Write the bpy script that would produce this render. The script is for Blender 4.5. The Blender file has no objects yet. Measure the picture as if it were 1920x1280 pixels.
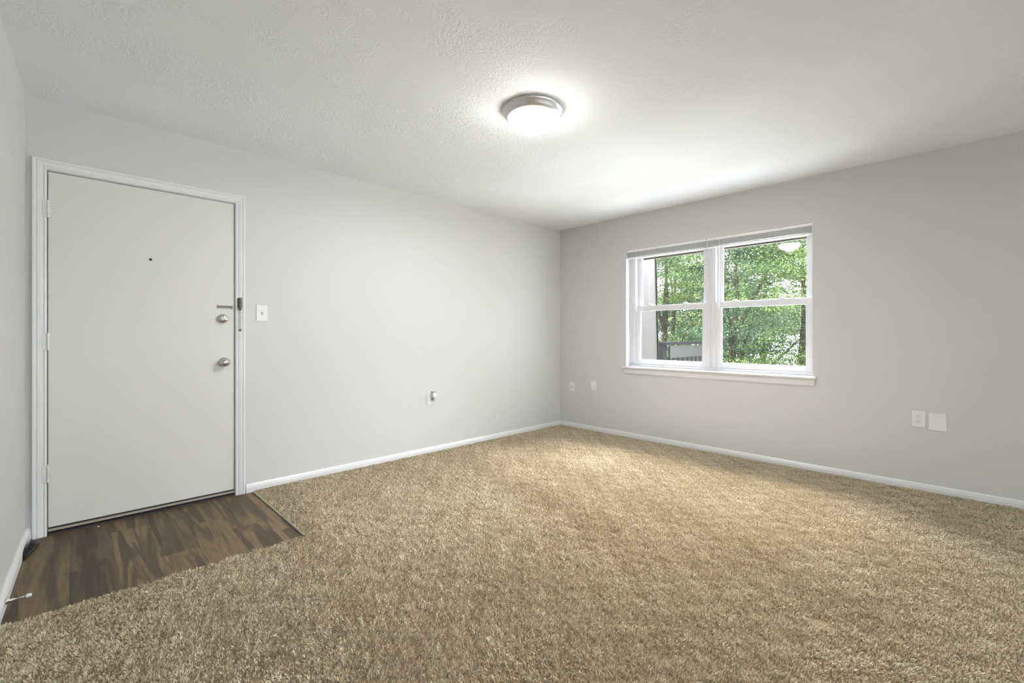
import bpy, bmesh, math, random
import numpy as np
from mathutils import Vector, Matrix

S = bpy.context.scene
COL = S.collection

# ---------------------------------------------------------------- camera
YA, XB, H = 3.647, 4.398, 2.447          # wall with the door, wall with the window, ceiling
VIEW = 45.735                            # heading of the camera, degrees from +X
cam_d = bpy.data.cameras.new('camera')
cam_d.sensor_width = 36.0
cam_d.lens = 36.0 * 847.0 / 1920.0
cam_d.shift_y = -11.0 / 1920.0
cam_d.clip_start = 0.05
cam = bpy.data.objects.new('camera', cam_d)
COL.objects.link(cam)
cam.location = (0, 0, 1.126)
cam.rotation_euler = (math.radians(90), 0, math.radians(VIEW - 90))
S.camera = cam

# ---------------------------------------------------------------- world, sun, exposure
W = bpy.data.worlds.new('sky')
S.world = W
W.use_nodes = True
bg = W.node_tree.nodes['Background']
bg.inputs[0].default_value = (0.90, 0.96, 1.0, 1)
bg.inputs[1].default_value = 7.5

sd = bpy.data.lights.new('sun', 'SUN')
sd.energy = 58.0
sd.angle = math.radians(1.0)
sd.color = (1.0, 0.94, 0.82)
sun = bpy.data.objects.new('sun', sd)
COL.objects.link(sun)
sun.rotation_euler = (math.radians(30), 0, math.radians(-112))   # high, from over the roof behind the camera

pd = bpy.data.lights.new('window_portal', 'AREA')
pd.shape = 'RECTANGLE'
pd.size, pd.size_y = 1.9, 1.4
pd.cycles.is_portal = True
portal = bpy.data.objects.new('window_portal', pd)
COL.objects.link(portal)
portal.location = (XB + 0.19, 1.824, 1.43)
portal.rotation_euler = (math.radians(90), 0, math.radians(90))

ad_ = bpy.data.lights.new('daylight_second_window', 'AREA')      # added fill light, placed at an assumed window out of view
ad_.shape = 'RECTANGLE'; ad_.size, ad_.size_y = 1.75, 1.25
ad_.energy = 95.0
ad_.color = (0.86, 0.93, 1.0)
rear = bpy.data.objects.new('daylight_second_window', ad_)
COL.objects.link(rear)
rear.location = (XB + 0.03, -4.7, 1.42)
rear.rotation_euler = Vector((-1, 0.55, 0.15)).to_track_quat('-Z', 'Y').to_euler()

def fill_panel(name, loc, target, sx, sy, energy, color=(0.86, 0.93, 1.0)):
    # unseen area light added to brighten the room
    l = bpy.data.lights.new(name, 'AREA'); l.shape = 'RECTANGLE'; l.size, l.size_y = sx, sy
    l.energy = energy; l.color = color
    o = bpy.data.objects.new(name, l); COL.objects.link(o)
    o.location = loc
    o.rotation_euler = (Vector(target) - Vector(loc)).to_track_quat('-Z', 'Y').to_euler()
    return o
fill_panel('skylight_high', (6.6, 2.2, 3.4), (XB, 1.82, 1.4), 2.4, 1.4, 1850.0, (0.86, 0.87, 1.0))  # added panel above the view, brightens carpet and room
fill_panel('ground_glare', (7.3, 1.8, -1.7), (7.2, 1.8, 2.0), 5.0, 4.2, 400.0)  # added panel below the sill, brightens the ceiling by the window
fill_panel('ground_far_glare', (13.0, 1.2, -1.6), (XB, 1.82, 1.4), 9.0, 2.4, 1750.0)  # added panel farther out, lifts the ceiling deeper in the room
fill_panel('rear_window_light', (0.6, -5.97, 1.2), (0.6, -3.6, 2.1), 2.6, 1.6, 105.0)  # added fill behind the camera, at an assumed window

S.view_settings.view_transform = 'Standard'
S.view_settings.look = 'None'
S.view_settings.gamma = 1.0
S.view_settings.use_curve_mapping = False
S.view_settings.exposure = 0.43
S.cycles.max_bounces = 10
S.cycles.diffuse_bounces = 7
S.cycles.transparent_max_bounces = 12
S.cycles.sample_clamp_indirect = 6.0
LAMP_EMIT = 58.0

# ---------------------------------------------------------------- materials
def srgb(r, g, b):
    f = lambda c: (c / 255 / 12.92) if c <= 10 else ((c / 255 + 0.055) / 1.055) ** 2.4
    return (f(r), f(g), f(b), 1)

def mat(name, color, rough=0.5, metal=0.0, spec=0.5, bump=None):
    """bump = (scale, strength, distance)"""
    m = bpy.data.materials.new(name)
    m.use_nodes = True
    n = m.node_tree.nodes
    b = n['Principled BSDF']
    b.inputs['Base Color'].default_value = color
    b.inputs['Roughness'].default_value = rough
    b.inputs['Metallic'].default_value = metal
    b.inputs['Specular IOR Level'].default_value = spec
    if bump:
        tc = n.new('ShaderNodeTexCoord')
        t = n.new('ShaderNodeTexNoise')
        t.inputs['Scale'].default_value = bump[0]
        t.inputs['Detail'].default_value = 4
        bp = n.new('ShaderNodeBump')
        bp.inputs['Strength'].default_value = bump[1]
        bp.inputs['Distance'].default_value = bump[2]
        L = m.node_tree.links
        L.new(tc.outputs['Object'], t.inputs['Vector'])
        L.new(t.outputs['Fac'], bp.inputs['Height'])
        L.new(bp.outputs['Normal'], b.inputs['Normal'])
    return m

M = {}
M['wall'] = mat('wall_paint', (0.558, 0.556, 0.545, 1), 0.55, 0, 0.3, (180, 0.06, 0.002))
M['trim'] = mat('trim_paint', (0.655, 0.66, 0.65, 1), 0.35, 0, 0.5)
M['door'] = mat('door_paint', (0.61, 0.605, 0.565, 1), 0.4, 0, 0.4, (60, 0.03, 0.002))
M['vinyl'] = mat('white_vinyl', (0.66, 0.66, 0.68, 1), 0.35)
M['plastic'] = mat('white_plastic', (0.70, 0.70, 0.69, 1), 0.3)
M['slot'] = mat('dark_slot', (0.09, 0.09, 0.085, 1), 0.6)
M['greyslot'] = mat('grey_socket', (0.30, 0.30, 0.29, 1), 0.5)
M['nickel'] = mat('brushed_nickel', (0.70, 0.70, 0.71, 1), 0.42, 1.0, 0.5, (400, 0.05, 0.0005))
M['chrome'] = mat('satin_chrome', (0.55, 0.54, 0.51, 1), 0.18, 1.0)
M['brass'] = mat('tarnished_brass', (0.15, 0.135, 0.10, 1), 0.3, 1.0)
M['strip'] = mat('aluminium_strip', (0.45, 0.42, 0.34, 1), 0.4, 0.7)
M['darkmetal'] = mat('dark_threshold', (0.03, 0.028, 0.025, 1), 0.5)
M['dark'] = mat('dark_gap', (0.02, 0.02, 0.02, 1), 0.9)
M['black'] = mat('black_plastic', (0.012, 0.012, 0.013, 1), 0.35)
M['blackmatt'] = mat('black_recess', (0.003, 0.003, 0.003, 1), 0.8)
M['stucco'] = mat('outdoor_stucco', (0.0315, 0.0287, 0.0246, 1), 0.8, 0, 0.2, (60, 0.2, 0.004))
M['brownwood'] = mat('brown_fascia', (0.05, 0.032, 0.018, 1), 0.7)
M['soffit'] = mat('soffit_board', (0.45, 0.30, 0.17, 1), 0.7)
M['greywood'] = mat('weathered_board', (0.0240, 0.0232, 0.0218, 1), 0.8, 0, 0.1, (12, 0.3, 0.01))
M['darkwood'] = mat('dark_railing', (0.0035, 0.0035, 0.0045, 1), 0.7, 0, 0.08)
M['bark'] = mat('bark', (0.022, 0.017, 0.013, 1), 0.9, 0, 0.2, (20, 0.8, 0.03))
M['grass'] = mat('pale_paving', (0.22, 0.22, 0.20, 1), 0.9, 0, 0.2, (30, 0.6, 0.05))
M['blind'] = mat('blind_vinyl', (0.84, 0.84, 0.85, 1), 0.4)
M['wand'] = mat('clear_wand', (0.75, 0.76, 0.78, 1), 0.15)
M['cord'] = mat('cord', (0.8, 0.8, 0.78, 1), 0.7)
M['crumb'] = mat('crumb', (0.8, 0.8, 0.78, 1), 0.8)

def ceiling_material():
    m = bpy.data.materials.new('textured_ceiling')
    m.use_nodes = True
    n, L = m.node_tree.nodes, m.node_tree.links
    b = n['Principled BSDF']
    b.inputs['Base Color'].default_value = (0.825, 0.845, 0.87, 1)
    b.inputs['Roughness'].default_value = 0.8
    b.inputs['Specular IOR Level'].default_value = 0.2
    tc = n.new('ShaderNodeTexCoord')
    # stomped brush texture: short ridges inside random patches
    w = n.new('ShaderNodeTexNoise'); w.inputs['Scale'].default_value = 5; w.inputs['Detail'].default_value = 2
    mix = n.new('ShaderNodeMixRGB'); mix.blend_type = 'ADD'; mix.inputs[0].default_value = 0.45
    L.new(tc.outputs['Object'], w.inputs['Vector'])
    L.new(tc.outputs['Object'], mix.inputs[1]); L.new(w.outputs['Color'], mix.inputs[2])
    t = n.new('ShaderNodeTexNoise'); t.inputs['Scale'].default_value = 26; t.inputs['Detail'].default_value = 5
    t.inputs['Distortion'].default_value = 1.6
    L.new(mix.outputs[0], t.inputs['Vector'])
    r = n.new('ShaderNodeValToRGB'); r.color_ramp.elements[0].position = 0.44; r.color_ramp.elements[1].position = 0.66
    L.new(t.outputs['Fac'], r.inputs['Fac'])
    p = n.new('ShaderNodeTexNoise'); p.inputs['Scale'].default_value = 3.0; p.inputs['Detail'].default_value = 2
    L.new(tc.outputs['Object'], p.inputs['Vector'])
    pr = n.new('ShaderNodeValToRGB'); pr.color_ramp.elements[0].position = 0.40; pr.color_ramp.elements[1].position = 0.62
    L.new(p.outputs['Fac'], pr.inputs['Fac'])
    mu = n.new('ShaderNodeMath'); mu.operation = 'MULTIPLY'
    L.new(r.outputs['Color'], mu.inputs[0]); L.new(pr.outputs['Color'], mu.inputs[1])
    bp = n.new('ShaderNodeBump'); bp.inputs['Strength'].default_value = 0.38; bp.inputs['Distance'].default_value = 0.006
    L.new(mu.outputs[0], bp.inputs['Height']); L.new(bp.outputs['Normal'], b.inputs['Normal'])
    return m
M['ceiling'] = ceiling_material()

def glass_material():
    m = bpy.data.materials.new('window_glass')
    m.use_nodes = True
    n, L = m.node_tree.nodes, m.node_tree.links
    n.remove(n['Principled BSDF'])
    tr = n.new('ShaderNodeBsdfTransparent'); tr.inputs[0].default_value = (0.97, 0.98, 0.975, 1)
    gl = n.new('ShaderNodeBsdfGlossy'); gl.inputs['Roughness'].default_value = 0.02
    mx = n.new('ShaderNodeMixShader'); mx.inputs[0].default_value = 0.035
    L.new(tr.outputs[0], mx.inputs[1]); L.new(gl.outputs[0], mx.inputs[2])
    L.new(mx.outputs[0], n['Material Output'].inputs['Surface'])
    return m
M['glass'] = glass_material()

def lamp_material():
    m = bpy.data.materials.new('lit_opal_glass')
    m.use_nodes = True
    b = m.node_tree.nodes['Principled BSDF']
    b.inputs['Base Color'].default_value = (0.9, 0.88, 0.84, 1)
    b.inputs['Roughness'].default_value = 0.25
    b.inputs['Emission Color'].default_value = (1.0, 0.98, 0.95, 1)
    # the bowl is brightest at its bottom, dimmer towards the metal rim
    n, L = m.node_tree.nodes, m.node_tree.links
    tc = n.new('ShaderNodeTexCoord'); sp = n.new('ShaderNodeSeparateXYZ'); mr = n.new('ShaderNodeMapRange')
    L.new(tc.outputs['Object'], sp.inputs[0]); L.new(sp.outputs['Z'], mr.inputs['Value'])
    mr.inputs['From Min'].default_value = -0.050; mr.inputs['From Max'].default_value = -0.105
    mr.inputs['To Min'].default_value = LAMP_EMIT * 0.14; mr.inputs['To Max'].default_value = LAMP_EMIT
    L.new(mr.outputs[0], b.inputs['Emission Strength'])
    return m
M['lampglass'] = lamp_material()

def plank_material():
    m = bpy.data.materials.new('vinyl_plank')
    m.use_nodes = True
    n, L = m.node_tree.nodes, m.node_tree.links
    b = n['Principled BSDF']
    b.inputs['Roughness'].default_value = 0.5
    b.inputs['Specular IOR Level'].default_value = 0.22
    at = n.new('ShaderNodeAttribute'); at.attribute_name = 'tint'
    tc = n.new('ShaderNodeTexCoord')
    # shift the grain from plank to plank
    sc = n.new('ShaderNodeVectorMath'); sc.operation = 'SCALE'; sc.inputs['Scale'].default_value = 37.0
    L.new(at.outputs['Color'], sc.inputs[0])
    ad = n.new('ShaderNodeVectorMath'); ad.operation = 'ADD'
    L.new(tc.outputs['Object'], ad.inputs[0]); L.new(sc.outputs[0], ad.inputs[1])
    mp = n.new('ShaderNodeMapping'); mp.inputs['Scale'].default_value = (1.0, 0.085, 1.0)
    L.new(ad.outputs[0], mp.inputs['Vector'])
    big = n.new('ShaderNodeTexNoise'); big.inputs['Scale'].default_value = 13; big.inputs['Detail'].default_value = 3
    big.inputs['Distortion'].default_value = 0.8
    L.new(mp.outputs[0], big.inputs['Vector'])
    # cathedral rings: wave of a warped coordinate
    ring = n.new('ShaderNodeMath'); ring.operation = 'MULTIPLY'; ring.inputs[1].default_value = 26
    L.new(big.outputs['Fac'], ring.inputs[0])
    sn = n.new('ShaderNodeMath'); sn.operation = 'SINE'
    L.new(ring.outputs[0], sn.inputs[0])
    fine = n.new('ShaderNodeTexNoise'); fine.inputs['Scale'].default_value = 70; fine.inputs['Detail'].default_value = 4
    L.new(mp.outputs[0], fine.inputs['Vector'])
    a1 = n.new('ShaderNodeMath'); a1.operation = 'MULTIPLY_ADD'; a1.inputs[1].default_value = 0.08
    L.new(sn.outputs[0], a1.inputs[0]); L.new(big.outputs['Fac'], a1.inputs[2])
    a2 = n.new('ShaderNodeMath'); a2.operation = 'MULTIPLY_ADD'; a2.inputs[1].default_value = 0.30
    L.new(fine.outputs['Fac'], a2.inputs[0]); L.new(a1.outputs[0], a2.inputs[2])
    sep = n.new('ShaderNodeSeparateColor'); L.new(at.outputs['Color'], sep.inputs[0])
    a3 = n.new('ShaderNodeMath'); a3.operation = 'MULTIPLY_ADD'; a3.inputs[1].default_value = 0.26
    L.new(sep.outputs[1], a3.inputs[0]); L.new(a2.outputs[0], a3.inputs[2])
    r = n.new('ShaderNodeValToRGB')
    r.color_ramp.elements[0].position = 0.50; r.color_ramp.elements[0].color = (0.048, 0.034, 0.022, 1)
    r.color_ramp.elements[1].position = 1.10; r.color_ramp.elements[1].color = (0.205, 0.145, 0.075, 1)
    e = r.color_ramp.elements.new(0.78); e.color = (0.100, 0.070, 0.042, 1)
    L.new(a3.outputs[0], r.inputs['Fac'])
    L.new(r.outputs['Color'], b.inputs['Base Color'])
    bp = n.new('ShaderNodeBump'); bp.inputs['Strength'].default_value = 0.12; bp.inputs['Distance'].default_value = 0.001
    L.new(fine.outputs['Fac'], bp.inputs['Height']); L.new(bp.outputs['Normal'], b.inputs['Normal'])
    return m
M['plank'] = plank_material()

def attr_diffuse(name, stops, rough=0.9, translucent=0.0):
    """colour picked along a ramp by the red channel of the 'tint' attribute"""
    m = bpy.data.materials.new(name)
    m.use_nodes = True
    n, L = m.node_tree.nodes, m.node_tree.links
    b = n['Principled BSDF']
    b.inputs['Roughness'].default_value = rough
    b.inputs['Specular IOR Level'].default_value = 0.15
    at = n.new('ShaderNodeAttribute'); at.attribute_name = 'tint'
    r = n.new('ShaderNodeValToRGB')
    el = r.color_ramp.elements
    el[0].position, el[0].color = stops[0]
    el[1].position, el[1].color = stops[-1]
    for p, c in stops[1:-1]:
        e = el.new(p); e.color = c
    L.new(at.outputs['Fac'], r.inputs['Fac'])
    L.new(r.outputs['Color'], b.inputs['Base Color'])
    if translucent:
        t = n.new('ShaderNodeBsdfTranslucent')
        L.new(r.outputs['Color'], t.inputs[0])
        mx = n.new('ShaderNodeMixShader'); mx.inputs[0].default_value = translucent
        L.new(b.outputs[0], mx.inputs[1]); L.new(t.outputs[0], mx.inputs[2])
        L.new(mx.outputs[0], n['Material Output'].inputs['Surface'])
    return m
M['carpet'] = attr_diffuse('carpet_yarn', [(0.0, (0.25, 0.197, 0.112, 1)), (0.5, (0.51, 0.437, 0.298, 1)), (1.0, (0.68, 0.60, 0.445, 1))])
M['carpet'].node_tree.nodes['Principled BSDF'].inputs['Sheen Weight'].default_value = 0.3
M['carpet'].node_tree.nodes['Principled BSDF'].inputs['Sheen Roughness'].default_value = 0.4
M['backing'] = mat('carpet_backing', (0.33, 0.25, 0.15, 1), 0.95, 0, 0.1)
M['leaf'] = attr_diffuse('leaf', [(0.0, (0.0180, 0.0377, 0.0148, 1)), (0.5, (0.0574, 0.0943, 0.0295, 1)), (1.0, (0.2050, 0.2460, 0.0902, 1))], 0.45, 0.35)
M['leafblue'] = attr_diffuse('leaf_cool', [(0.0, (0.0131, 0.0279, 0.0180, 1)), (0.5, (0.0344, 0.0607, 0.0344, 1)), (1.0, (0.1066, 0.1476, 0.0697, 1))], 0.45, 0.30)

# ---------------------------------------------------------------- mesh helpers
def mesh_obj(name, bm, m, parent=None, smooth=False, bevel=0.0, seg=2, mods=None):
    me = bpy.data.meshes.new(name)
    bmesh.ops.recalc_face_normals(bm, faces=bm.faces)
    bm.to_mesh(me); bm.free()
    o = bpy.data.objects.new(name, me)
    me.materials.append(M[m])
    COL.objects.link(o)
    if smooth:
        for p in me.polygons: p.use_smooth = True
    if bevel:
        b = o.modifiers.new('bevel', 'BEVEL'); b.width = bevel; b.segments = seg; b.limit_method = 'ANGLE'
        b.angle_limit = math.radians(40)
    if parent: o.parent = parent
    return o

def tag(o, label=None, cat=None, group=None, kind=None):
    if label: o['label'] = label
    if cat: o['category'] = cat
    if group: o['group'] = group
    if kind: o['kind'] = kind
    return o

def empty(name, loc=(0, 0, 0), rot=(0, 0, 0)):
    o = bpy.data.objects.new(name, None)
    o.empty_display_size = 0.05
    COL.objects.link(o); o.location = loc; o.rotation_euler = rot
    return o

def box(bm, x0, x1, y0, y1, z0, z1):
    vs = [bm.verts.new((x, y, z)) for x in (x0, x1) for y in (y0, y1) for z in (z0, z1)]
    for f in ((0,1,3,2), (4,6,7,5), (0,4,5,1), (2,3,7,6), (0,2,6,4), (1,5,7,3)):
        bm.faces.new([vs[i] for i in f])
    return vs

def B(name, m, parent, *boxes, bevel=0.0, seg=2):
    bm = bmesh.new()
    for b in boxes: box(bm, *b)
    return mesh_obj(name, bm, m, parent, bevel=bevel, seg=seg)

def lathe(bm, prof, n=32, axis='z', origin=(0, 0, 0)):
    """prof: list of (radius, height) turned about the axis"""
    rings = []
    o = Vector(origin)
    for r, h in prof:
        ring = []
        for i in range(n if r > 1e-6 else 1):
            a = 2 * math.pi * i / n
            if axis == 'z': p = Vector((r*math.cos(a), r*math.sin(a), h))
            elif axis == 'y': p = Vector((r*math.cos(a), h, r*math.sin(a)))
            else: p = Vector((h, r*math.cos(a), r*math.sin(a)))
            ring.append(bm.verts.new(o + p))
        rings.append(ring)
    for a, b in zip(rings, rings[1:]):
        for i in range(n):
            j = (i + 1) % n
            if len(a) == 1 and len(b) == 1: continue
            if len(a) == 1: bm.faces.new((a[0], b[i], b[j]))
            elif len(b) == 1: bm.faces.new((a[i], a[j], b[0]))
            else: bm.faces.new((a[i], a[j], b[j], b[i]))
    for ring, flip in ((rings[0], 1), (rings[-1], 0)):
        if len(ring) > 1: bm.faces.new(ring[::-1] if flip else ring)

def tube(bm, pts, rad, n=8):
    """round tube along points; rad a number or one per point"""
    pts = [Vector(p) for p in pts]
    rads = rad if isinstance(rad, (list, tuple)) else [rad] * len(pts)
    rings = []
    for i, p in enumerate(pts):
        d = (pts[min(i+1, len(pts)-1)] - pts[max(i-1, 0)]).normalized()
        u = d.orthogonal().normalized() if i == 0 else (u - d * u.dot(d)).normalized()
        v = d.cross(u)
        rings.append([bm.verts.new(p + (u*math.cos(2*math.pi*k/n) + v*math.sin(2*math.pi*k/n)) * rads[i]) for k in range(n)])
    for a, b in zip(rings, rings[1:]):
        for i in range(n):
            j = (i+1) % n
            bm.faces.new((a[i], a[j], b[j], b[i]))
    bm.faces.new(rings[0][::-1]); bm.faces.new(rings[-1])

def prism(bm, poly, to3):
    """extrude: to3(point2d, t) for t in (0,1)"""
    a = [bm.verts.new(to3(p, 0)) for p in poly]
    b = [bm.verts.new(to3(p, 1)) for p in poly]
    n = len(poly)
    for i in range(n):
        j = (i+1) % n
        bm.faces.new((a[i], a[j], b[j], b[i]))
    bm.faces.new(a[::-1]); bm.faces.new(b)

def np_mesh(name, verts, faces_flat, loop_starts, loop_totals, m, tint=None, parent=None, smooth=False):
    """fast mesh from arrays; tint is one value per vertex"""
    me = bpy.data.meshes.new(name)
    me.vertices.add(len(verts)); me.vertices.foreach_set('co', np.asarray(verts, np.float32).ravel())
    me.loops.add(len(faces_flat)); me.loops.foreach_set('vertex_index', np.asarray(faces_flat, np.int32))
    me.polygons.add(len(loop_starts)); me.polygons.foreach_set('loop_start', np.asarray(loop_starts, np.int32))
    try: me.polygons.foreach_set('loop_total', np.asarray(loop_totals, np.int32))
    except Exception: pass
    me.update(calc_edges=True); me.validate()
    if tint is not None:
        at = me.attributes.new('tint', 'FLOAT', 'POINT')
        at.data.foreach_set('value', np.asarray(tint, np.float32))
    me.materials.append(M[m])
    o = bpy.data.objects.new(name, me); COL.objects.link(o)
    if parent: o.parent = parent
    return o

# ---------------------------------------------------------------- room shell
Y_R = -6.0                       # far wall behind the camera
X_BK = -1.9                      # wall behind the camera
WL = lambda y: -0.183 - 0.034 * (3.63 - y)      # left wall's face (not quite square to the door wall)
Y_LE = 1.15                      # the left wall ends here, the entry side opens behind the camera
T = 0.20
DX0, DX1, DZ1 = -0.118, 0.842, 2.072            # door opening
WY0, WY1, WZ0, WZ1 = 0.941, 2.707, 0.787, 2.075 # window opening

B('wall_back', 'wall', None,
  (-0.6, DX0, YA, YA+T, -0.05, H+0.1), (DX0, DX1, YA, YA+T, DZ1, H+0.1), (DX1, XB+T, YA, YA+T, -0.05, H+0.1))
B('wall_right', 'wall', None,
  (XB, XB+T, -3.8, WY0, -0.05, H+0.1), (XB, XB+T, Y_R-T, -5.6, -0.05, H+0.1), (XB, XB+T, WY1, YA+T, -0.05, H+0.1),
  (XB, XB+T, -5.6, -3.8, -0.05, WZ0), (XB, XB+T, -5.6, -3.8, WZ1, H+0.1), (XB+T-0.02, XB+T, -5.6, -3.8, WZ0, WZ1),
  (XB, XB+T, WY0, WY1, -0.05, WZ0), (XB, XB+T, WY0, WY1, WZ1, H+0.1))
bm = bmesh.new()
prism(bm, [(WL(Y_LE), Y_LE), (WL(YA+0.02), YA+0.02), (WL(YA)-0.15, YA+0.02), (WL(Y_LE)-0.15, Y_LE)],
      lambda p, t: (p[0], p[1], (-0.05, H+0.1)[t]))
mesh_obj('wall_left', bm, 'wall')
B('wall_front', 'wall', None, (X_BK-T, -0.75, Y_R-T, Y_R, -0.05, H+0.1), (1.95, XB+T, Y_R-T, Y_R, -0.05, H+0.1),
  (-0.75, 1.95, Y_R-T, Y_R, -0.05, 0.35), (-0.75, 1.95, Y_R-T, Y_R, 2.05, H+0.1), (-0.75, 1.95, Y_R-T, Y_R-T+0.02, 0.35, 2.05))
B('wall_entry', 'wall', None, (X_BK-T, X_BK, Y_R-T, Y_LE+0.3, -0.05, H+0.1), (X_BK-T, WL(Y_LE)-0.15, Y_LE, Y_LE+0.15, -0.05, H+0.1))
B('ceiling', 'ceiling', None, (X_BK-T, XB+T, Y_R-T, YA+T, H, H+0.12))

for nm, lab, cat in (('wall_back', 'pale greige painted wall with the white entry door', 'wall'),
                     ('wall_right', 'pale greige painted wall with the double window', 'wall'),
                     ('wall_left', 'narrow strip of pale wall at the left edge beside the door', 'wall'),
                     ('wall_front', 'pale wall behind the camera facing the entry door', 'wall'),
                     ('wall_entry', 'pale wall behind the camera facing the window', 'wall'),
                     ('ceiling', 'white ceiling with a stomped brush texture', 'ceiling')):
    tag(bpy.data.objects[nm], lab, cat, kind='structure')

# ---- floor: vinyl planks by the door, subfloor under the carpet
WX1, WYF = 0.936, 2.63           # edges of the plank area
def make_floor():
    rng = random.Random(4)
    bm = bmesh.new()
    lay = bm.loops.layers.float_color.new('tint')
    seams = [-0.33, -0.175, -0.008, 0.160, 0.326, 0.492, 0.668, 0.834, 1.0]
    ends = [[3.31], [], [3.0], [3.45], [2.893], [3.25], [3.02], [2.81]]
    tones = [0.30, 0.16, 0.02, 0.42, 0.20, 0.30, 0.36, 0.50]
    for i, (a, b) in enumerate(zip(seams, seams[1:])):
        ys = [2.45] + sorted(ends[i]) + [YA + 0.02]
        for y0, y1 in zip(ys, ys[1:]):
            col = (rng.random(), min(1, max(0, tones[i] + rng.uniform(-0.05, 0.16))), rng.random(), 1)
            g = 0.0003
            vs = [bm.verts.new(p) for p in ((a+g, y0+g, 0), (b-g, y0+g, 0), (b-g, y1-g, 0), (a+g, y1-g, 0))]
            f = bm.faces.new(vs)
            lo = [bm.verts.new((v.co.x, v.co.y, -0.003)) for v in vs]
            fs = [f] + [bm.faces.new((vs[k], lo[k], lo[(k+1) % 4], vs[(k+1) % 4])) for k in range(4)]
            for ff in fs:
                for l in ff.loops: l[lay] = col
    vs = box(bm, X_BK-T, XB+T, Y_R-T, YA+T, -0.06, -0.003)
    return mesh_obj('floor', bm, 'plank')
tag(make_floor(), 'dark brown wood look plank floor in front of the entry door', 'floor', kind='structure')

# ---- baseboards
def baseboard(name, p0, p1, inward, label, h=0.060, t=0.014):
    """p0, p1 along the wall face; inward = unit vector into the room"""
    prof = [(0, 0), (t, 0), (t, h*0.62), (t*0.80, h*0.72), (t*0.80, h*0.82), (t*0.45, h*0.96), (t*0.30, h), (0, h)]
    bm = bmesh.new()
    p0, p1, inw = Vector(p0), Vector(p1), Vector(inward)
    prism(bm, prof, lambda q, k: (p0, p1)[k] + inw * q[0] + Vector((0, 0, q[1])))
    return tag(mesh_obj(name, bm, 'trim'), label, 'baseboard', kind='structure')
baseboard('baseboard_back', (0.892, YA, 0), (XB, YA, 0), (0, -1, 0), 'white baseboard under the wall with the light switch')
baseboard('baseboard_right', (XB, Y_R, 0), (XB, YA, 0), (-1, 0, 0), 'white baseboard under the window wall')
d = Vector((WL(YA) - WL(Y_LE), YA - Y_LE, 0)).normalized()
baseboard('baseboard_left', (WL(Y_LE), Y_LE, 0), (WL(YA), YA, 0), (d.y, -d.x, 0), 'white baseboard of the left wall behind the door stop', h=0.066, t=0.017)
baseboard('baseboard_corner', (WL(YA), YA, 0), (-0.160, YA, 0), (0, -1, 0), 'short piece of white baseboard between left wall and door casing', h=0.066)

# ---------------------------------------------------------------- door
door = empty('door_1', (0, YA, 0))
tag(door, 'flat white entry door with two knobs, a peephole and three hinges', 'door', kind='structure')
SX0, SX1, SZ0, SZ1 = -0.0955, 0.8195, 0.044, 2.052
B('slab', 'door', door, (SX0, SX1, 0.002, 0.044, SZ0, SZ1), bevel=0.0015)
# knob on the axis pointing into the room (local -y)
def door_knob(z):
    bm = bmesh.new()
    lathe(bm, [(0.0, 0.0), (0.031, 0.0), (0.0325, -0.004), (0.030, -0.009), (0.016, -0.012)], 32, 'y', (0.757, 0.002, z))
    rose = mesh_obj('knob_rose', bm, 'chrome', door, smooth=True)
    bm = bmesh.new()
    lathe(bm, [(0.011, -0.010), (0.011, -0.024), (0.016, -0.030), (0.025, -0.037), (0.0285, -0.047), (0.0275, -0.055),
               (0.022, -0.062), (0.012, -0.0655), (0.0, -0.0665)], 32, 'y', (0.757, 0.002, z))
    mesh_obj('knob', bm, 'chrome', rose, smooth=True)
    tag(rose, 'round satin metal door knob')
door_knob(0.942)
bm = bmesh.new()
lathe(bm, [(0.0, 0.0), (0.030, 0.0), (0.0315, -0.006), (0.030, -0.017), (0.026, -0.023), (0.012, -0.025), (0.0, -0.025)], 32, 'y', (0.750, 0.002, 1.244))
dbolt = mesh_obj('deadbolt', bm, 'chrome', door, smooth=True)
bm = bmesh.new()
prism(bm, [(-0.021, -0.004), (-0.017, -0.0065), (0.017, -0.0065), (0.021, -0.004), (0.021, 0.004), (0.017, 0.0065), (-0.017, 0.0065), (-0.021, 0.004)],
      lambda p, t: (0.750 + p[0], (-0.021, -0.034)[t], 1.241 + p[1] - p[0]*0.12))
mesh_obj('thumb_turn', bm, 'chrome', dbolt, bevel=0.002)
bm = bmesh.new()
lathe(bm, [(0.0, 0.0), (0.0075, 0.0), (0.0075, -0.002), (0.0045, -0.003)], 20, 'y', (0.358, 0.002, 1.608))
pe = mesh_obj('peephole', bm, 'brass', door, smooth=True)
bm = bmesh.new()
lathe(bm, [(0.0, -0.0031), (0.0055, -0.0031), (0.0, -0.0034)], 16, 'y', (0.358, 0.002, 1.608))
mesh_obj('lens', bm, 'blackmatt', pe)
# chain slot on the slab
bm = bmesh.new()
box(bm, 0.722, 0.808, -0.004, 0.003, 1.318, 1.323)
box(bm, 0.722, 0.808, -0.004, 0.003, 1.330, 1.334)
box(bm, 0.718, 0.725, -0.006, 0.003, 1.315, 1.337)
box(bm, 0.803, 0.810, -0.006, 0.003, 1.311, 1.336)
box(bm, 0.722, 0.808, 0.000, 0.0025, 1.320, 1.332)
sl = mesh_obj('chain_slot', bm, 'brass', door, bevel=0.0008)
tag(sl, 'narrow tarnished metal track for the door chain')
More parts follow.
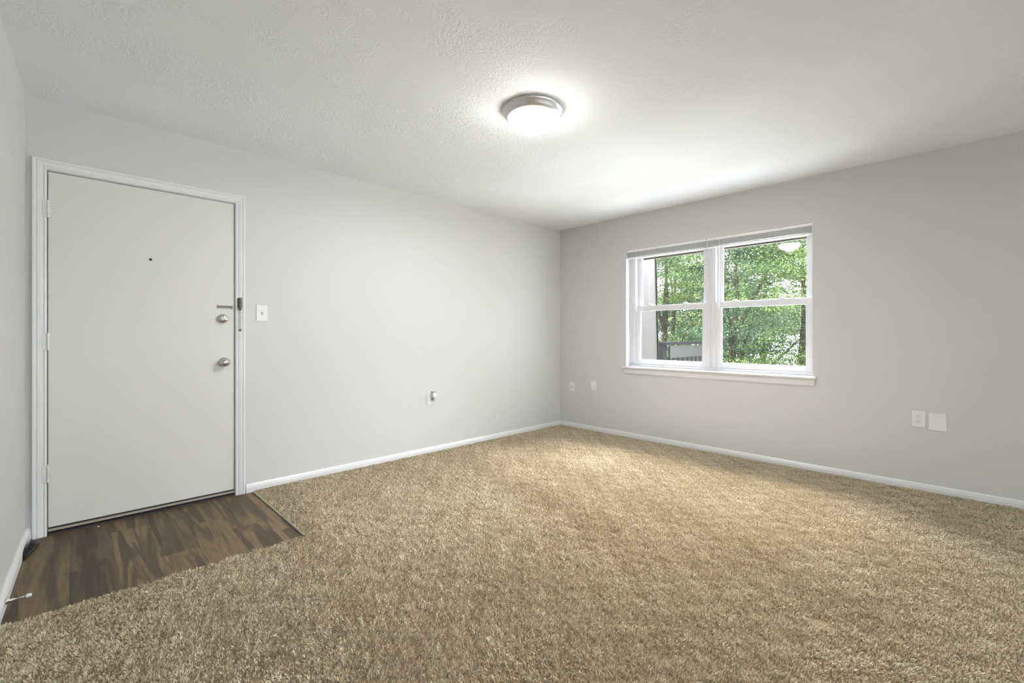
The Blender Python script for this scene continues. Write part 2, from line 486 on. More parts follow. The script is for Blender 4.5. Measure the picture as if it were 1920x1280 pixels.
# hinges: painted leaf and knuckle barrel on the left edge
for zc in (1.838, 1.093, 0.352):
    bm = bmesh.new()
    box(bm, -0.1175, -0.0965, -0.0135, 0.010, zc-0.048, zc+0.048)
    hg = mesh_obj('hinge', bm, 'trim', door, bevel=0.001)
    bm = bmesh.new()
    for k in range(5):
        z0 = zc - 0.049 + k*0.0197
        lathe(bm, [(0.0062, z0), (0.0068, z0+0.001), (0.0068, z0+0.0175), (0.0062, z0+0.0185)], 14, 'z', (-0.0945, -0.014, 0))
    mesh_obj('hinge_barrel', bm, 'trim', hg, smooth=False)
# latch plates seen in the gap on the right
B('latch_plate', 'brass', door, (0.8195, 0.8215, -0.001, 0.026, 0.915, 0.975))
B('bolt_plate', 'brass', door, (0.8195, 0.8215, -0.001, 0.026, 1.30, 1.35))
B('bottom_seal', 'dark', door, (SX0, SX1, 0.006, 0.040, 0.024, 0.044))
sw = B('door_sweep', 'strip', door, (SX0, SX1, 0.000, 0.006, 0.020, 0.034), bevel=0.001)
tag(sw, 'thin metal strip along the door bottom')

# frame, casing, threshold
B('trim_1', 'trim', None, (DX0, -0.0995, YA+0.001, YA+T, 0, DZ1), (0.8235, DX1, YA+0.001, YA+T, 0, DZ1), (DX0, DX1, YA+0.001, YA+T, 2.0555, DZ1),
  (-0.0995, -0.086, YA+0.046, YA+0.075, 0, 2.0555), (0.810, 0.8235, YA+0.046, YA+0.075, 0, 2.0555))
tag(bpy.data.objects['trim_1'], 'white door jamb lining the entry doorway', 'door jamb', kind='structure')
def casing():
    # profile across the width from the inner edge: (distance out, thickness)
    prof = [(0, 0), (0, 0.009), (0.004, 0.012), (0.010, 0.012), (0.012, 0.010), (0.016, 0.010), (0.020, 0.0125), (0.036, 0.0155),
            (0.039, 0.0135), (0.043, 0.0135), (0.046, 0.017), (0.054, 0.018), (0.058, 0.016), (0.0585, 0)]
    xi0, xi1, zi = -0.1005, 0.8265, 2.0585
    bm = bmesh.new()
    rows = []
    for u, v in prof:
        rows.append([bm.verts.new((x, YA - v, z)) for x, z in ((xi0-u, 0), (xi0-u, zi+u), (xi1+u, zi+u), (xi1+u, 0))])
    for a, b in zip(rows, rows[1:]):
        for k in range(3): bm.faces.new((a[k], a[k+1], b[k+1], b[k]))
    bm.faces.new([r[0] for r in rows]); bm.faces.new([r[3] for r in rows])
    a, b = rows[0], rows[-1]
    for k in range(3): bm.faces.new((a[k], a[k+1], b[k+1], b[k]))
    return mesh_obj('trim_2', bm, 'trim')
tag(casing(), 'white moulded casing around the entry door', 'door casing', kind='structure')
bm = bmesh.new()
prism(bm, [(0.0, 0.0), (0.0, 0.004), (0.010, 0.010), (0.020, 0.012), (0.10, 0.012), (0.10, 0.0)],
      lambda p, t: ((-0.0995, 0.8235)[t], YA - 0.004 + p[0], p[1]))
tag(mesh_obj('trim_3', bm, 'darkmetal'), 'dark threshold strip under the entry door', 'threshold', kind='structure')
B('backdrop_hall', 'dark', None, (DX0-0.1, DX1+0.1, YA+T+0.002, YA+T+0.03, -0.05, DZ1+0.1))  # near-black sheet; its colour keeps the gaps round the door in shade
tag(bpy.data.objects['backdrop_hall'], 'dark hallway behind the closed entry door', 'hall', kind='structure')
bpy.data.objects['backdrop_hall'].name = 'wall_hall'

# door chain on the casing
ch = empty('door_chain', (0.852, YA-0.013, 1.365))
tag(ch, 'brass door chain hanging from its holder on the right casing', 'door chain')
bm = bmesh.new()
prof = [(0.014*math.cos(a), -0.020*math.sin(a)) for a in [math.pi*k/10 for k in range(11)]]
prism(bm, prof, lambda p, t: (p[0], p[1], (-0.042, 0.028)[t]))
mesh_obj('chain_holder', bm, 'brass', ch, bevel=0.0015)
bm = bmesh.new()
lathe(bm, [(0.0, -0.062), (0.006, -0.061), (0.009, -0.054), (0.010, -0.042)], 16, 'z', (0, -0.008, 0))
mesh_obj('chain_collar', bm, 'brass', ch, smooth=True)
bm = bmesh.new()
def torus_link(bm, c, rx, rz, wire, turn):
    n, m = 14, 6
    rings = []
    for i in range(n):
        a = 2*math.pi*i/n
        ctr = Vector((rx*math.cos(a), 0, rz*math.sin(a)))
        out = Vector((math.cos(a)/rx, 0, math.sin(a)/rz)).normalized()
        rings.append([bm.verts.new(Vector(c) + Matrix.Rotation(turn, 3, 'Z') @ (ctr + out*wire*math.cos(2*math.pi*k/m) + Vector((0, 1, 0))*wire*math.sin(2*math.pi*k/m))) for k in range(m)])
    for i in range(n):
        a, b = rings[i], rings[(i+1) % n]
        for k in range(m): bm.faces.new((a[k], a[(k+1) % m], b[(k+1) % m], b[k]))
for k in range(13):
    torus_link(bm, (0.0012*math.sin(k*1.7), -0.006, -0.067 - k*0.0098), 0.0042, 0.0066, 0.0012, (k % 2)*math.pi/2 + 0.4)
mesh_obj('chain', bm, 'chrome', ch, smooth=True)
bm = bmesh.new()
lathe(bm, [(0.0, -0.002), (0.0075, -0.002), (0.0078, -0.012), (0.0045, -0.013), (0.0042, -0.017), (0.0, -0.018)], 16, 'y', (0, 0.0, -0.200))
mesh_obj('chain_knob', bm, 'brass', ch, smooth=True)

# ---------------------------------------------------------------- wall plates
def plate_on_back(name, xc, zc, w, h, label, cat, depth=0.006):
    e = empty(name, (xc, YA, zc)); tag(e, label, cat)
    B('plate', 'plastic', e, (-w/2, w/2, -depth, 0.0, -h/2, h/2), bevel=0.003, seg=3)
    return e
def plate_on_right(name, yc, zc, w, h, label, cat, depth=0.006):
    e = empty(name, (XB, yc, zc), (0, 0, math.radians(-90)))   # local -y points into the room, local +x runs to the right
    tag(e, label, cat)
    B('plate', 'plastic', e, (-w/2, w/2, -depth, 0.0, -h/2, h/2), bevel=0.003, seg=3)
    return e
def screws(e, zs, depth):
    for z in zs:
        bm = bmesh.new()
        lathe(bm, [(0.0, 0.0), (0.0032, 0.0), (0.0026, -0.0012), (0.0, -0.0014)], 12, 'y', (0, -depth, z))
        mesh_obj('screw', bm, 'plastic', e)

s = plate_on_back('light_switch', 0.997, 1.289, 0.076, 0.118, 'white toggle light switch on the wall right of the door', 'light switch')
screws(s, (0.030, -0.030), 0.006)
B('toggle_slot', 'greyslot', s, (-0.0055, 0.0055, -0.0066, -0.004, -0.012, 0.012))
bm = bmesh.new()
prism(bm, [(0.0, -0.005), (0.0, 0.006), (-0.013, 0.0125), (-0.016, 0.010), (-0.015, 0.005)], lambda p, t: ((-0.004, 0.004)[t], -0.006+p[0], p[1]))
mesh_obj('toggle', bm, 'plastic', s, bevel=0.0012)

def duplex(e, tilt=False):
    for zc in (0.020, -0.020):
        bm = bmesh.new()
        prism(bm, [(0.0165*math.cos(a), max(-0.0135, min(0.0135, 0.0165*math.sin(a)))) for a in [2*math.pi*k/24 for k in range(24)]],
              lambda p, t: (p[0], (-0.0045, -0.0078)[t], zc + p[1]))
        r = mesh_obj('receptacle', bm, 'plastic', e)
        bm = bmesh.new()
        for x, hh in ((-0.0063, 0.0042), (0.0063, 0.0036)):
            box(bm, x-0.0011, x+0.0011, -0.0083, -0.0070, zc+0.003-hh, zc+0.003+hh)
        lathe(bm, [(0.0, -0.0083), (0.0024, -0.0083), (0.0024, -0.007), (0.0, -0.007)], 10, 'y', (0, 0, zc-0.0075))
        mesh_obj('slots', bm, 'slot', r)

o1 = plate_on_back('wall_outlet', 2.464, 0.530, 0.076, 0.122, 'white wall outlet on the door wall with an adapter plugged in', 'outlet')
duplex(o1)
ad = empty('plug_adapter', (2.478, YA-0.0079, 0.560)); tag(ad, 'white plug in adapter with grey top sticking out of the outlet', 'adapter')
B('adapter_body', 'plastic', ad, (-0.020, 0.022, -0.045, 0.0, -0.020, 0.022), bevel=0.004, seg=3)
B('adapter_cap', 'greyslot', ad, (-0.019, 0.021, -0.044, -0.002, 0.0223, 0.032), bevel=0.003)
bm = bmesh.new()
lathe(bm, [(0.0, 0.0), (0.013, 0.0), (0.015, -0.012), (0.014, -0.026), (0.010, -0.030), (0.0, -0.031)], 20, 'y', (0.002, 0.0, -0.040))
pl = mesh_obj('adapter_socket', bm, 'greyslot', ad, smooth=True)

j1 = plate_on_right('cable_jack', 3.451, 0.500, 0.074, 0.112, 'small white jack plate with dark slot nearest the room corner', 'wall plate')
bm = bmesh.new()
lathe(bm, [(0.0, -0.005), (0.0085, -0.005), (0.0085, -0.010), (0.0055, -0.010), (0.0055, -0.017), (0.0, -0.017)], 16, 'y', (0, 0, -0.004))
mesh_obj('connector', bm, 'greyslot', j1)
screws(j1, (0.041, -0.041), 0.006)
j2 = plate_on_right('telephone_plate', 3.136, 0.538, 0.074, 0.112, 'small white wall plate with raised centre left of the window', 'wall plate')
B('insert', 'plastic', j2, (-0.0165, 0.0165, -0.009, -0.004, -0.033, 0.033), bevel=0.001)
o2 = plate_on_right('wall_outlet', 0.289, 0.522, 0.078, 0.118, 'white duplex outlet with dark slots right of the window', 'outlet')
duplex(o2)
screws(o2, (0.0,), 0.006)
plate_on_right('blank_plate', 0.189, 0.511, 0.094, 0.124, 'blank white cover plate beside the duplex outlet', 'wall plate')

# ---------------------------------------------------------------- ceiling light
cl = empty('ceiling_light', (1.931, 1.811, H))
tag(cl, 'round flush ceiling light with brushed metal rim and lit white glass', 'ceiling light')
bm = bmesh.new()
lathe(bm, [(0.168, 0.0), (0.174, -0.003), (0.1745, -0.012), (0.170, -0.018), (0.166, -0.022), (0.161, -0.034), (0.153, -0.046), (0.147, -0.051), (0.141, -0.051), (0.139, -0.045), (0.139, -0.02), (0.0, -0.02)], 72)
mesh_obj('rim', bm, 'nickel', cl, smooth=True)
bm = bmesh.new()
lathe(bm, [(0.138, -0.047)] + [(0.138*math.cos(a), -0.050 - 0.082*math.sin(a)) for a in [math.pi/2*k/14 for k in range(15)]], 64)
mesh_obj('glass_shade', bm, 'lampglass', cl, smooth=True)
ld = bpy.data.lights.new('lamp_light', 'AREA'); ld.shape = 'DISK'; ld.size = 0.07      # the bulb's light leaving the bottom of the bowl
ld.energy = 35.0; ld.color = (0.97, 0.975, 1.0)
lo_ = bpy.data.objects.new('lamp_light', ld); COL.objects.link(lo_); lo_.location = (1.931, 1.811, H - 0.1335)

# ---------------------------------------------------------------- window
win = empty('window_1', (XB, 0, 0)); tag(win, 'white double window of two hung units with a wooden sill', 'window', kind='structure')
F0, F1 = 0.085, 0.175
bm = bmesh.new()
for a, b_, c, d_ in ((2.634, WY1, 0.812, 2.040), (WY0, 0.962, 0.812, 2.040), (1.763, 1.849, 0.812, 2.040)): box(bm, F0, F1, a, b_, c, d_)
box(bm, F0, F1, WY0, WY1, WZ0, 0.812); box(bm, F0, F1, WY0, WY1, 2.040, WZ1)
mesh_obj('window_frame', bm, 'vinyl', win, bevel=0.003)
bm = bmesh.new()
for y in (2.676, 2.655, 1.822, 1.792): box(bm, F0-0.006, F0+0.002, y-0.004, y+0.004, 0.815, 2.04)
mesh_obj('track_bead', bm, 'vinyl', win, bevel=0.001)
def sash(name, x0, x1, y0, y1, z0, z1, st, bot, top):
    """outer size; st stile width, bottom and top rail heights"""
    bm = bmesh.new()
    box(bm, x0, x1, y0, y0+st, z0, z1); box(bm, x0, x1, y1-st, y1, z0, z1)
    box(bm, x0, x1, y0+st, y1-st, z0, z0+bot); box(bm, x0, x1, y0+st, y1-st, z1-top, z1)
    # glazing bead
    g = 0.009
    for a in ((y0+st, y0+st+g, z0+bot, z1-top), (y1-st-g, y1-st, z0+bot, z1-top), (y0+st+g, y1-st-g, z0+bot, z0+bot+g), (y0+st+g, y1-st-g, z1-top-g, z1-top)):
        box(bm, x0+0.006, x1-0.006, *a)
    s = mesh_obj(name, bm, 'vinyl', win, bevel=0.002)
    xm = (x0+x1)/2
    B('pane', 'glass', s, (xm-0.002, xm+0.002, y0+st, y1-st, z0+bot, z1-top))
    return s
for y0, y1 in ((1.850, 2.633), (0.963, 1.762)):
    lo = sash('lower_sash', 0.095, 0.128, y0, y1, 0.813, 1.452, 0.042, 0.042, 0.048)
    up = sash('upper_sash', 0.134, 0.166, y0+0.004, y1-0.002, 1.398, 2.039, 0.040, 0.048, 0.044)
    for f in (0.22, 0.72):
        yc = y1 - (y1-y0)*f
        bm = bmesh.new()
        box(bm, 0.100, 0.124, yc-0.022, yc+0.022, 1.452, 1.458)
        lathe(bm, [(0.0, 1.457), (0.011, 1.457), (0.011, 1.468), (0.008, 1.472), (0.0, 1.472)], 16, 'z', (0.112, yc, 0))
        box(bm, 0.104, 0.112, yc-0.004, yc+0.030, 1.462, 1.470)
        mesh_obj('sash_lock', bm, 'vinyl', lo, bevel=0.001)
# stool and apron
bm = bmesh.new()
prism(bm, [(0.09, 0.7865), (-0.024, 0.7865), (-0.030, 0.782), (-0.032, 0.775), (-0.030, 0.768), (-0.024, 0.7635), (0.0, 0.7635), (0.0, 0.770), (0.09, 0.770)],
      lambda p, t: (p[0], (0.916, 2.742)[t], p[1]))
st = mesh_obj('window_sill', bm, 'trim', win, bevel=0.0008)
bm = bmesh.new()
prism(bm, [(0.0, 0.7635), (-0.016, 0.7635), (-0.016, 0.757), (-0.012, 0.750), (-0.012, 0.716), (-0.009, 0.707), (0.0, 0.705)], lambda p, t: (p[0], (0.928, 2.728)[t], p[1]))
mesh_obj('apron', bm, 'trim', st)
# jamb and head liner
B('window_jamb', 'vinyl', win, (0.0005, F0, WY1-0.006, WY1-0.0002, WZ0, WZ1), (0.0005, F0, WY0+0.0002, WY0+0.006, WZ0, WZ1), (0.0005, F0, WY0+0.006, WY1-0.006, WZ1-0.006, WZ1-0.0002))

# raised mini blinds
def blind(y0, y1, label):
    e = empty('mini_blind', (XB+0.012, (y0+y1)/2, 2.068)); w = (y1-y0)/2
    tag(e, label, 'blind', 'raised mini blinds in the window')
    bm = bmesh.new()
    box(bm, 0.0, 0.028, -w, w, -0.027, 0.0)
    mesh_obj('headrail', bm, 'blind', e, bevel=0.002)
    bm = bmesh.new()
    rng = random.Random(int(y0*1000))
    n = 22
    for k in range(n):
        z = -0.030 - k*0.0023
        dx = rng.uniform(-0.0008, 0.0008)
        pts = [(0.001+dx, z-0.0006), (0.014+dx, z+0.0008), (0.027+dx, z-0.0006), (0.027+dx, z-0.0014), (0.014+dx, z), (0.001+dx, z-0.0014)]
        prism(bm, pts, lambda p, t: (p[0], (-w+0.003, w-0.003)[t], p[1]))
    mesh_obj('slat_stack', bm, 'blind', e)
    bm = bmesh.new()
    box(bm, 0.001, 0.027, -w+0.002, w-0.002, -0.096, -0.083)
    mesh_obj('bottom_rail', bm, 'vinyl', e, bevel=0.003)
    for f in (-0.62, 0.0, 0.62):
        bm = bmesh.new()
        tube(bm, [(-0.0012, f*w, -0.027), (-0.0014, f*w, -0.060), (-0.0012, f*w, -0.090)], 0.0011, 6)
        box(bm, -0.0016, 0.0008, f*w-0.004, f*w+0.004, -0.096, -0.088)
        mesh_obj('ladder_cord', bm, 'cord', e)
    bm = bmesh.new()
    tube(bm, [(-0.004, w-0.118, -0.02), (-0.005, w-0.118, -0.35), (-0.004, w-0.118, -0.69)], 0.0032, 6)
    mesh_obj('tilt_wand', bm, 'wand', e)
    return e
blind(1.826, 2.698, 'raised white mini blind over the left window unit')
blind(0.946, 1.820, 'raised white mini blind over the right window unit')

# ---------------------------------------------------------------- small things on the floor
# spring door stop screwed to the left baseboard
dsx = WL(2.775) + 0.017
ds = empty('door_stop', (dsx, 2.775, 0.036)); tag(ds, 'metal door stop with white tip on the left baseboard', 'door stop')
bm = bmesh.new()
lathe(bm, [(0.0, 0.0), (0.0125, 0.0), (0.0125, 0.003), (0.009, 0.008), (0.006, 0.018), (0.0042, 0.030)], 20, 'x')
mesh_obj('base', bm, 'chrome', ds, smooth=True)
bm = bmesh.new()
tube(bm, [(0.025, 0, 0), (0.060, 0, 0)], 0.0038, 12)
mesh_obj('rod', bm, 'chrome', ds, smooth=True)
bm = bmesh.new()
lathe(bm, [(0.0, 0.058), (0.0062, 0.058), (0.0072, 0.062), (0.0070, 0.070), (0.005, 0.074), (0.0, 0.0748)], 16, 'x')
mesh_obj('rubber_tip', bm, 'plastic', ds, smooth=True)

# small black box lying against the left baseboard near the corner
bx = empty('plastic_box', (-0.150, 3.425, 0)); tag(bx, 'small black plastic box with three recesses against the left baseboard', 'box')
def box_body():
    bm = bmesh.new()
    lo = [(-0.014, -0.088), (0.027, 0.090), (-0.006, 0.114), (-0.0195, -0.108)]
    top = [(-0.0175, -0.080), (-0.001, 0.076), (-0.007, 0.092), (-0.0215, -0.096)]
    rows = [[bm.verts.new((x, y, z)) for x, y in pts] for pts, z in ((lo, 0.0), (lo, 0.012), (top, 0.044))]
    for a, b in zip(rows, rows[1:]):
        for k in range(4): bm.faces.new((a[k], a[(k+1) % 4], b[(k+1) % 4], b[k]))
    bm.faces.new(rows[0][::-1]); bm.faces.new(rows[-1])
    return mesh_obj('body', bm, 'black', bx, bevel=0.003)
box_body()
fa = [Vector(p) for p in ((-0.014, -0.088, 0.012), (0.027, 0.090, 0.012), (-0.001, 0.076, 0.044), (-0.0175, -0.080, 0.044))]
fnrm = (fa[1]-fa[0]).cross(fa[3]-fa[0]).normalized()
def on_face(u, v): return fa[0].lerp(fa[1], u).lerp(fa[3].lerp(fa[2], u), v)
for k in range(3):
    bm = bmesh.new()
    u0 = 0.14 + k*0.25
    prism(bm, [(u0, 0.2), (u0+0.21, 0.2), (u0+0.21, 0.8), (u0, 0.8)], lambda p, t: on_face(*p) + fnrm*(-0.001, 0.0012)[t])
    mesh_obj('recess', bm, 'blackmatt', bx)

bm = bmesh.new()
bmesh.ops.create_icosphere(bm, subdivisions=1, radius=0.006)
rng = random.Random(3)
for v in bm.verts: v.co *= rng.uniform(0.6, 1.2); v.co.z *= 0.6
cr = mesh_obj('crumb', bm, 'crumb'); cr.location = (0.112, 3.605, 0.003)
tag(cr, 'tiny white crumb on the planks at the threshold', 'crumb')

# strip along the carpet's cut edge
B('trim_4', 'strip', None, (WX1-0.006, WX1+0.006, WYF+0.004, 3.606, 0.0, 0.009), bevel=0.003)
tag(bpy.data.objects['trim_4'], 'thin metal strip along the carpet edge right of the door', 'edge strip', kind='structure')

# ---------------------------------------------------------------- carpet: backing and pile of bent tufts
CZ = 0.004                       # top of the backing
def fbm(x, y, rng, scales):
    """smooth random field from a few sums of sines"""
    out = np.zeros_like(x)
    for s, a in scales:
        for _ in range(5):
            th = rng.uniform(0, 2*np.pi); ph = rng.uniform(0, 2*np.pi); f = s*rng.uniform(0.6, 1.5)
            out += a/5**0.5*np.sin((x*np.cos(th) + y*np.sin(th))*f + ph)
    return out
def make_carpet():
    rng = np.random.default_rng(11)
    x_hi, y_hi = XB-0.012, YA-0.012
    def pts(step, x0, x1, y0, y1):
        gx, gy = np.meshgrid(np.arange(x0, x1, step), np.arange(y0, y1, step))
        p = np.stack([gx.ravel(), gy.ravel()], 1)
        return p + rng.uniform(-0.5, 0.5, p.shape)*step
    P = pts(0.0046, -0.3, x_hi, -1.6, y_hi)
    dist = np.hypot(P[:, 0], P[:, 1])
    keep = rng.random(len(P)) < np.where(P[:, 1] > -0.35, np.clip(1.25 - 0.16*dist, 0.45, 1.0), 0.5)
    ang = np.arctan2(P[:, 1], P[:, 0])
    keep &= ((dist > 0.5) | (P[:, 1] < 0)) & (ang > math.radians(-80)) & (ang < math.radians(97))
    keep &= (P[:, 0] > -0.183 - 0.034*(3.63-P[:, 1]) + 0.019)
    wob = 0.006*np.sin(P[:, 0]*23) + 0.004*np.sin(P[:, 0]*57)
    keep &= ~((P[:, 0] < WX1+0.004) & (P[:, 1] > WYF - 0.014 + wob))
    P = P[keep]
    keep = (P[:, 0] < x_hi-0.002) & (P[:, 1] < y_hi-0.002)
    P = P[keep]; n = len(P)
    dist = np.hypot(P[:, 0], P[:, 1])
    wide = 0.0018*np.where(P[:, 1] > -0.35, np.clip(0.85 + 0.13*dist, 1, 1.7), 1.6)*rng.uniform(0.8, 1.3, n)
    lx = fbm(P[:, 0], P[:, 1], rng, [(3.0, 0.14), (11, 0.12), (45, 0.10)])
    ly = fbm(P[:, 0], P[:, 1], rng, [(3.0, 0.14), (11, 0.12), (45, 0.10)])
    clump = fbm(P[:, 0], P[:, 1], rng, [(60, 0.5), (150, 0.6)])
    length = 0.0102*np.clip(1 + 0.26*clump + rng.normal(0, 0.12, n), 0.4, 1.5)
    lx += rng.normal(0, 0.34, n); ly += rng.normal(0, 0.34, n)
    # a dent where a castor stood
    q = np.hypot((P[:, 0]-2.080)/0.034, (P[:, 1]-0.420)/0.052)
    dent = q < 1
    length[dent] *= 0.30; lx[dent] = lx[dent]*0.3 + 0.25; ly[dent] = ly[dent]*0.3 + 0.25; wide[dent] *= 1.5
    rim = (q >= 1) & (q < 1.35)
    length[rim] *= 1.15
    # keep edge tufts from leaning over the planks or through baseboards
    a = rng.uniform(0, np.pi, n)
    wx, wy = np.cos(a)*wide, np.sin(a)*wide
    l1, l2 = length*0.55, length
    base = np.c_[P, np.full(n, CZ)]
    side = np.c_[wx, wy, np.zeros(n)]
    m1 = base + np.c_[lx*l1*0.35, ly*l1*0.35, l1]
    tip = base + np.c_[lx*l2*0.95, ly*l2*0.95, l2*np.clip(1-0.22*(lx**2+ly**2), 0.45, 1)]
    for arr in (m1, tip):
        arr[:, 0] = np.minimum(arr[:, 0], XB-0.0145); arr[:, 1] = np.minimum(arr[:, 1], YA-0.0145)
    V = np.stack([base-side*0.8, base+side*0.8, m1-side*1.1, m1+side*1.1, tip-side*0.35, tip+side*0.35], 1).reshape(-1, 3)
    i = np.arange(n)[:, None]*6
    Fq = np.concatenate([i + np.array([[0, 1, 3, 2]]), i + np.array([[2, 3, 5, 4]])], 1).reshape(-1)
    tone = np.clip(0.54 + 0.22*clump + rng.normal(0, 0.18, n), 0, 1)
    tone[dent] = np.clip(tone[dent]*0.3+0.66, 0, 1)
    tint = np.repeat(tone, 6)
    # backing slab under the pile
    poly = [(X_BK+.01, Y_R+.01), (x_hi, Y_R+.01), (x_hi, y_hi), (WX1+0.006, y_hi), (WX1+0.006, WYF-0.012), (WL(WYF)+0.019, WYF-0.012), (WL(Y_LE)+0.019, Y_LE-.01), (X_BK+.01, Y_LE-.01)]
    root = empty('carpet', (0, 0, 0))
    nf = 2*n
    o = np_mesh('pile', V, Fq, np.arange(nf)*4, np.full(nf, 4), 'carpet', tint, root)
    tag(o, kind='stuff')
    bm = bmesh.new()
    prism(bm, poly, lambda p, t: (p[0], p[1], (-0.001, CZ)[t]))
    mesh_obj('backing', bm, 'backing', root)
    tag(root, 'beige tan cut pile carpet covering most of the room floor', 'carpet', kind='stuff')
    print('tufts', n)
make_carpet()

# ---------------------------------------------------------------- outdoors
GZ = -2.8
gr = B('ground', 'grass', None, (XB+T, 40, -20, 40, GZ-0.3, GZ)); tag(gr, 'pale sunlit ground below the window outside', 'ground', kind='structure')
# eave over the window
ev = empty('trim_board', (XB+T, 1.2, 2.02)); tag(ev, 'brown wooden trim board just above the window outside', 'trim board')
B('fascia', 'brownwood', ev, (0.0, 0.035, -0.45, 1.6, -0.044, 0.14))
B('drip_edge', 'soffit', ev, (0.0, 0.05, -0.45, 1.6, 0.14, 0.16))
# stucco fin wall left of the window with a sloping outer edge
fw = empty('wing_wall', (XB+T, 2.86, 0)); tag(fw, 'pale outdoor wing wall with sloping dark edge left of the window', 'outdoor wall')
bm = bmesh.new()
prism(bm, [(0.0, GZ), (0.965, GZ), (0.715, 2.9), (0.0, 2.9)], lambda p, t: (p[0], (0.0, 0.16)[t], p[1]))
mesh_obj('panel', bm, 'stucco', fw)
bm = bmesh.new()
prism(bm, [(0.965, GZ), (0.985, GZ), (0.735, 2.9), (0.715, 2.9)], lambda p, t: (p[0], (-0.012, 0.17)[t], p[1]))
mesh_obj('edge_trim', bm, 'darkwood', fw)

rl = empty('balcony_railing', (6.15, 3.2, GZ)); tag(rl, 'dark balcony railing with a grey board and balusters outside', 'railing')
zo = -GZ
B('top_rail', 'darkwood', rl, (0.0, 2.15, -0.07, 0.07, zo+0.985, zo+1.035), bevel=0.006)
B('board', 'greywood', rl, (0.16, 2.10, -0.06, -0.035, zo+0.795, zo+0.975))
for x in (0.06, 2.09):
    B('post', 'darkwood', rl, (x-0.06, x+0.06, -0.03, 0.06, 0.0, zo+0.985))
B('bottom_rail', 'darkwood', rl, (0.0, 2.15, -0.03, 0.03, zo+0.10, zo+0.15))
for k in range(12):
    x = 0.26 + k*0.155
    B('baluster', 'greywood', rl, (x-0.03, x+0.03, -0.025, 0.025, zo+0.15, zo+0.79))

# trees
def tree(name, x, y, crown, seed, leafmat, leaf, n_leaves, label, trunk_r=0.10, forks=5, clump=1.0):
    """crown: list of blobs (dx, dy, z, rx, rz) relative to the trunk; leaves gather in flat sprays inside the blobs"""
    rng = np.random.default_rng(seed); rr = random.Random(seed)
    e = empty(name, (x, y, GZ)); tag(e, label, 'tree', 'trees outside the window')
    bm = bmesh.new()
    zt = max(b[2] for b in crown) - GZ
    pts = [(0, 0, 0), (0.06, 0.02, zt*0.25), (-0.03, 0.06, zt*0.5), (0.05, -0.02, zt*0.75), (0.0, 0.0, zt)]
    tube(bm, pts, [trunk_r*1.25, trunk_r, trunk_r*0.8, trunk_r*0.5, trunk_r*0.15], 10)
    mesh_obj('trunk', bm, 'bark', e, smooth=True)
    for k, b in enumerate(crown[:forks]):
        bm = bmesh.new()
        h0 = max(0.4, (b[2]-GZ)*0.62)
        end = Vector((b[0], b[1], b[2]-GZ))
        st_ = Vector((0, 0, min(h0, zt*0.8)))
        md = st_.lerp(end, 0.5) + Vector((rr.uniform(-.15, .15), rr.uniform(-.15, .15), rr.uniform(0, .25)))
        tube(bm, [st_, md, end], [trunk_r*0.45, trunk_r*0.32, trunk_r*0.08], 7)
        mesh_obj('branch', bm, 'bark', e, smooth=True)
    # clumps of sprays spread through the crown, with gaps between them
    wts = np.array([b[3]**2*b[4] for b in crown]); wts = wts/wts.sum()
    per = 36
    ns = n_leaves//per
    nc = max(12, ns//34)
    cl_c, cl_t = [], []
    for w in rng.choice(len(crown), nc, p=wts):
        b = crown[w]
        d = rng.normal(size=3); d /= np.linalg.norm(d)
        r = rng.uniform(0.15, 1.0)**0.45
        cl_c.append([b[0]+d[0]*b[3]*r, b[1]+d[1]*b[3]*r, b[2]-GZ+d[2]*b[4]*r]); cl_t.append(rng.uniform(0.0, 1.0)**1.3)
    which = rng.integers(0, nc, ns)
    d = rng.normal(size=(ns, 3)); d /= np.linalg.norm(d, axis=1)[:, None]
    Cs = np.array(cl_c)[which] + d*np.array([0.52, 0.52, 0.30])*clump*rng.uniform(0.3, 1.0, (ns, 1))**0.5
    Cs[:, 2] -= 0.10*clump*(d[:, 0]**2 + d[:, 1]**2)
    ctone = np.array(cl_t)[which]
    ctr = np.repeat(Cs, per, 0)
    sz = clump*rng.uniform(0.10, 0.24, ns).repeat(per)[:, None]
    off = rng.normal(size=(ns*per, 3))*np.array([1, 1, 0.20])*sz
    p = ctr + off
    n = len(p)
    # each leaf: a pointed, folded blade of four triangles, mostly level
    nd = rng.normal(size=(n, 3))*0.5 + np.array([0, 0, 1.0]); nd /= np.linalg.norm(nd, axis=1)[:, None]
    t = rng.normal(size=(n, 3)); t -= nd*(t*nd).sum(1)[:, None]; t /= np.linalg.norm(t, axis=1)[:, None]
    s_ = np.cross(nd, t)
    L_ = leaf*rng.uniform(0.7, 1.3, n)[:, None]
    V = np.stack([p - t*L_*0.5, p + s_*L_*0.30 + nd*L_*0.06, p + t*L_*0.5 - nd*L_*0.10, p - s_*L_*0.30 + nd*L_*0.06], 1).reshape(-1, 3)
    i = np.arange(n)[:, None]*4
    Fq = (i + np.array([[0, 1, 2, 0, 2, 3]])).reshape(-1)
    tone = np.clip((ctone + rng.normal(0, 0.07, ns)).repeat(per) + rng.normal(0, 0.09, n), 0, 1)
    np_mesh('foliage', V, Fq, np.arange(2*n)*3, np.full(2*n, 3), leafmat, np.repeat(tone, 4), e)
    return e
def at(px_az, dist):
    a = math.radians(px_az); return dist*math.cos(a), dist*math.sin(a)
x, y = at(27.0, 12.0)
tree('tree', x, y, [(0, 0, 2.6, 1.5, 1.1), (0.6, -0.5, 1.2, 1.3, 0.8), (-0.5, 0.6, 3.6, 1.3, 1.0), (0.2, 0.3, 0.4, 1.2, 0.7), (0.3, -1.0, 2.2, 0.9, 0.8)], 5, 'leaf', 0.038, 52000,
     'bright green tree behind the balcony railing, seen through the left window unit')
x, y = at(19.5, 11.0)
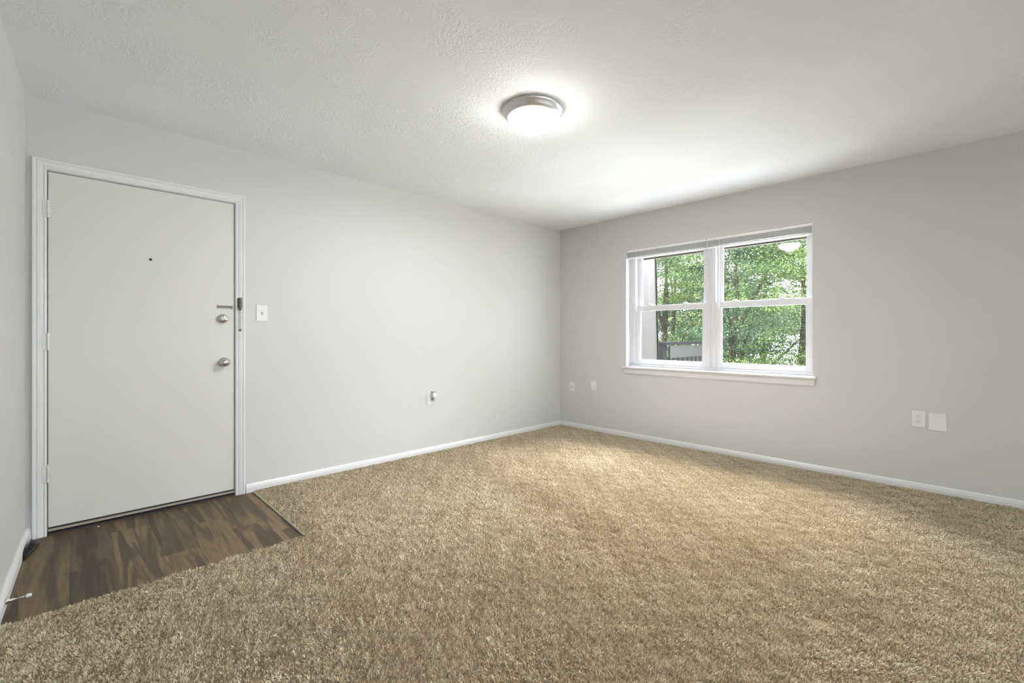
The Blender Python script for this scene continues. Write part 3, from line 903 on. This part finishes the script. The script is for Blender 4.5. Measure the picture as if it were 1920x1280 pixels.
tree('tree', x, y, [(0, 0.2, 2.7, 1.5, 1.0), (0.3, -0.8, 3.5, 1.3, 0.9), (-0.3, 0.8, 3.4, 1.2, 0.9), (0.4, -0.3, 1.7, 1.1, 0.5), (0.3, 0.9, 1.9, 0.9, 0.5), (-0.7, 0.25, 1.0, 0.8, 0.4), (-0.6, -0.7, 0.8, 0.9, 0.4), (-0.6, 0.4, 0.5, 0.7, 0.3), (-0.9, 0.1, 1.35, 0.6, 0.4), (-0.85, -0.55, 1.45, 0.6, 0.4)], 8, 'leafblue', 0.038, 62000,
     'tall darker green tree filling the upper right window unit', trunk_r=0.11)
x, y = at(13.0, 10.0)
tree('tree', x, y, [(0, 0, 1.6, 0.9, 0.8), (0.2, 0.3, 0.7, 1.0, 0.6), (0.1, -0.2, 2.8, 0.9, 0.8)], 9, 'leaf', 0.036, 34000,
     'sunlit yellow green tree at the right side of the right window unit')
x, y = at(17.0, 10.3)
tree('shrub', x, y, [(0, 0.2, 0.45, 0.9, 0.35), (0.2, 0.9, 0.35, 0.8, 0.35), (-0.1, -0.7, 0.25, 0.9, 0.35), (0.2, -1.3, 0.45, 0.6, 0.4)], 12, 'leaf', 0.035, 42000,
     'low sunlit tree top along the bottom of the right window unit', trunk_r=0.07, clump=0.8)
x, y = at(16.5, 17.0)
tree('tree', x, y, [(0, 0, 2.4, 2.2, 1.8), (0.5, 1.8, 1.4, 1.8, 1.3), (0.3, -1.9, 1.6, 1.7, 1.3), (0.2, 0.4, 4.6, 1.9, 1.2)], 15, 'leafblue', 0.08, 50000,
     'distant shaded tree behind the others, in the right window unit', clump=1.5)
x, y = at(26.0, 18.0)
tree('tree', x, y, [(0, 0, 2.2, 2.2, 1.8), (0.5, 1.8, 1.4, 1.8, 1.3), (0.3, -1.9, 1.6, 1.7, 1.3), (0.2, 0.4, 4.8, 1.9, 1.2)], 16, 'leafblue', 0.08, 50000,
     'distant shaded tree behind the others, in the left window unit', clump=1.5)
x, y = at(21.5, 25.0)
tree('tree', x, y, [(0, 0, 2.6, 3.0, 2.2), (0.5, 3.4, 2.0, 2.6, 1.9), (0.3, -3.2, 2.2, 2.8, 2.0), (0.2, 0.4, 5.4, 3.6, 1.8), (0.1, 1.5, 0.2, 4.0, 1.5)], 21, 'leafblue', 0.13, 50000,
     'farthest tree mass showing dimly between the nearer trees', trunk_r=0.16, clump=2.0)
